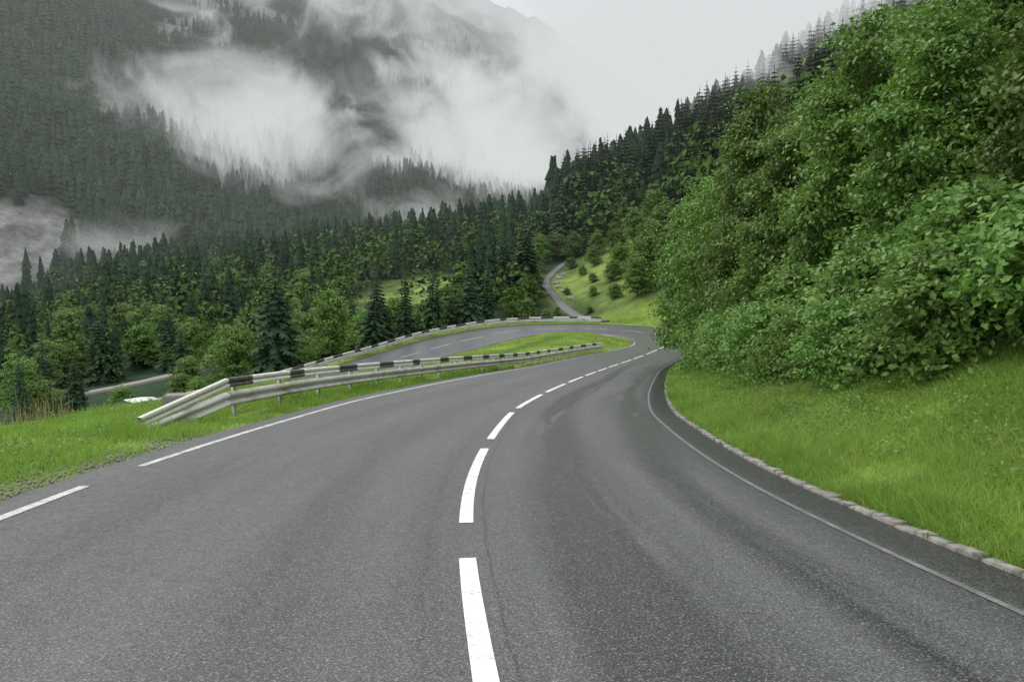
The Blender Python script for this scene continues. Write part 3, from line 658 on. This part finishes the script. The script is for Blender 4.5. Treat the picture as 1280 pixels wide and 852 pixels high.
# ---------------------------------------------------------------- car
def car(x,y,z,rot):
    m=NT('white_car_paint'); m.surf(m.principled((.75,.75,.74),.25,spec=.6)); wp=m.m
    m=NT('car_glass'); m.surf(m.principled((.02,.025,.03),.08,spec=.8)); gl=m.m
    m=NT('tyre_rubber'); m.surf(m.principled((.02,.02,.02),.8)); ty=m.m
    m=NT('red_lamp'); m.surf(m.principled((.4,.02,.02),.3)); rl=m.m
    r=link('car',None,label='white hatchback car parked on the lower road',category='car'); r.location=(x,y,z); r.rotation_euler=(0,0,rot)
    prof=[(-2.1,.35),(-2.15,.7),(-2.0,.95),(-1.6,1.38),(-.9,1.48),(.2,1.46),(1.0,1.02),(1.9,.85),(2.12,.6),(2.1,.3)]
    V=[];F=[];n=len(prof)
    for yy_ in(-.86,-.8,.8,.86):
        for a,b in prof:
            ins=.16*max(0,(b-.9)/.5); V.append((a,yy_*(1-ins),b*(1.0 if abs(yy_)<.85 else .985)))
    for k in range(3):
        for j in range(n):
            j2=(j+1)%n; F.append((k*n+j,k*n+j2,(k+1)*n+j2,(k+1)*n+j))
    me=bpy.data.meshes.new('body'); me.from_pydata(V,[],F+[tuple(range(n))[::-1],tuple(range(3*n,4*n))]); me.materials.append(wp); link('body',me,r)
    for sy in(-1,1):
        V=[(-1.6,.99),(-1.45,1.32),(-.8,1.4),(.15,1.38),(.85,1.02)]
        VV=[(a,sy*(.875*(1-.16*max(0,(b-.9)/.5))+.012),b) for a,b in V]; me=bpy.data.meshes.new('side_window'); me.from_pydata(VV,[],[(0,1,2,3,4)]); me.materials.append(gl); link('side_window',me,r)
    me=bpy.data.meshes.new('windscreen'); me.from_pydata([(.30,-.66,1.43),(.30,.66,1.43),(.99,.76,1.06),(.99,-.76,1.06)],[],[(0,1,2,3)]); me.materials.append(gl); link('windscreen',me,r)
    me=bpy.data.meshes.new('rear_window'); me.from_pydata([(-1.66,-.66,1.36),(-1.66,.66,1.36),(-2.0,.74,1.0),(-2.0,-.74,1.0)],[],[(0,1,2,3)]); me.materials.append(gl); link('rear_window',me,r)
    bm=bmesh.new(); bmesh.ops.create_cone(bm,cap_ends=True,segments=20,radius1=.32,radius2=.32,depth=.22); me=bpy.data.meshes.new('wheel'); bm.to_mesh(me); bm.free(); me.materials.append(ty)
    for a in(-1.35,1.35):
        for b in(-.8,.8): w=link('wheel',me,r); w.location=(a,b,.32); w.rotation_euler=(math.pi/2,0,0)
    for b in(-.65,.65):
        V,F=box(-2.14,b,.78,.05,.25,.15); link('tail_lamp',mesh_np('tail_lamp',V,F,rl),r)
        V,F=box(2.08,b,.68,.05,.28,.13); link('headlight',mesh_np('headlight',V,F,gl),r)
ic=np.argmin(np.hypot(C[:,0]+23.4,C[:,1]-46.5)); a=C[ic]; car(a[0]+Rt[ic,0]*2,a[1]+Rt[ic,1]*2,a[2]+.02,math.atan2(T[ic,1],T[ic,0]))
# ---------------------------------------------------------------- fog volumes
def fogbox(name,x0,x1,y0,y1,z0,z1,label,build,rate=1.0):
    V,F=box((x0+x1)/2,(y0+y1)/2,(z0+z1)/2,x1-x0,y1-y0,z1-z0)
    m=NT(name+'_volume'); dens,colr=build(m)
    ab=m.n('ShaderNodeVolumeAbsorption'); ab.inputs[0].default_value=(0,0,0,1); m.put(ab.inputs[1],dens)
    em=m.n('ShaderNodeEmission'); m.put(em.inputs[0],colr); m.put(em.inputs[1],dens)  # mist glows by itself: emission stands in for daylight scattered inside it
    ad=m.n('ShaderNodeAddShader'); m.t.links.new(ab.outputs[0],ad.inputs[0]); m.t.links.new(em.outputs[0],ad.inputs[1]); m.t.links.new(ad.outputs[0],m.out.inputs['Volume'])
    try: m.m.cycles.volume_step_rate=rate
    except Exception as e: print('step',e)
    try: m.m.cycles.emission_sampling='NONE'
    except Exception as e: print('es',e)
    o=link(name,mesh_np(name,V,F,m.m),label=label,category='mist'); o['kind']='stuff'
    return o
def clouds(m):
    P=m.geo()
    B=None
    for c,r,a in [((-140,405,68),(84,75,52),1.4),((-80,430,26),(170,70,24),.66),((-10,525,85),(115,115,78),1.3),((110,480,120),(155,165,110),1.35),((-140,262,8),(30,36,12),.85),((-130,560,205),(220,110,65),.72),((-55,600,150),(90,80,50),.8),((80,185,64),(80,68,42),1.35),((190,280,110),(120,110,50),1.25)]:
        v=m.vmath('DIVIDE',m.vmath('SUBTRACT',P,c),r); L=m.vmath('LENGTH',v); b=m.math('MULTIPLY',m.mr(L,1.2,.0),a)
        B=b if B is None else m.math('MAXIMUM',B,b)
    n=m.noise(m.vmath('MULTIPLY',P,(1,.8,1.2)),.021,4,.66,.9)
    d=m.math('ADD',m.math('MULTIPLY',B,1.5),m.math('MULTIPLY',m.math('SUBTRACT',n,.5),3.9)); d=m.math('MULTIPLY',m.math('SUBTRACT',d,.68),.85,clamp=True)
    d=m.math('MULTIPLY',d,m.math('MULTIPLY',m.mr(B,0,.15),.042)); d=m.math('ADD',d,.00032)
    return d,(.71,.725,.735,1)
fogbox('cloud_bank',-330,330,112,730,-12,265,'drifting white cloud and mist clinging to the slopes',clouds,.85)
fogbox('distant_cloud',-700,900,735,1290,40,700,'pale grey cloud filling the head of the valley',lambda m:(.0027,(.66,.68,.695,1)))
# ---------------------------------------------------------------- light
w=bpy.data.worlds.new('World'); scene.world=w; w.use_nodes=True; nt=w.node_tree; nt.nodes.clear()
out=nt.nodes.new('ShaderNodeOutputWorld'); bg=nt.nodes.new('ShaderNodeBackground'); sky=nt.nodes.new('ShaderNodeTexSky'); sky.sky_type='NISHITA'; sky.sun_disc=False
sky.sun_elevation=math.radians(50); sky.sun_rotation=math.radians(-50); sky.dust_density=4; sky.air_density=1
hs=nt.nodes.new('ShaderNodeHueSaturation'); hs.inputs['Saturation'].default_value=.18
mx=nt.nodes.new('ShaderNodeMix'); mx.data_type='RGBA'; mx.inputs[0].default_value=.65; mx.inputs[7].default_value=(14.2,14.4,14.7,1)
nt.links.new(sky.outputs[0],hs.inputs['Color']); nt.links.new(hs.outputs[0],mx.inputs[6]); nt.links.new(mx.outputs[2],bg.inputs[0]); bg.inputs[1].default_value=.15
nt.links.new(bg.outputs[0],out.inputs[0])
sl=bpy.data.lights.new('sun','SUN'); sl.energy=1.5; sl.angle=math.radians(18); sl.color=(1,.97,.93)
so=link('sun',sl); el=math.radians(50); az=math.radians(-50)
d=Vector((math.sin(az)*math.cos(el),math.cos(az)*math.cos(el),math.sin(el))); so.rotation_euler=d.to_track_quat('Z','Y').to_euler()
cam=bpy.data.cameras.new('camera'); co=link('camera',cam); cam.lens=26; cam.sensor_width=36; cam.clip_end=4000; cam.clip_start=.05
co.location=(0,.1,1.6); co.rotation_euler=(math.radians(90-5.93),0,0); scene.camera=co
scene.view_settings.view_transform='Standard'; scene.view_settings.look='None'; scene.view_settings.exposure=0
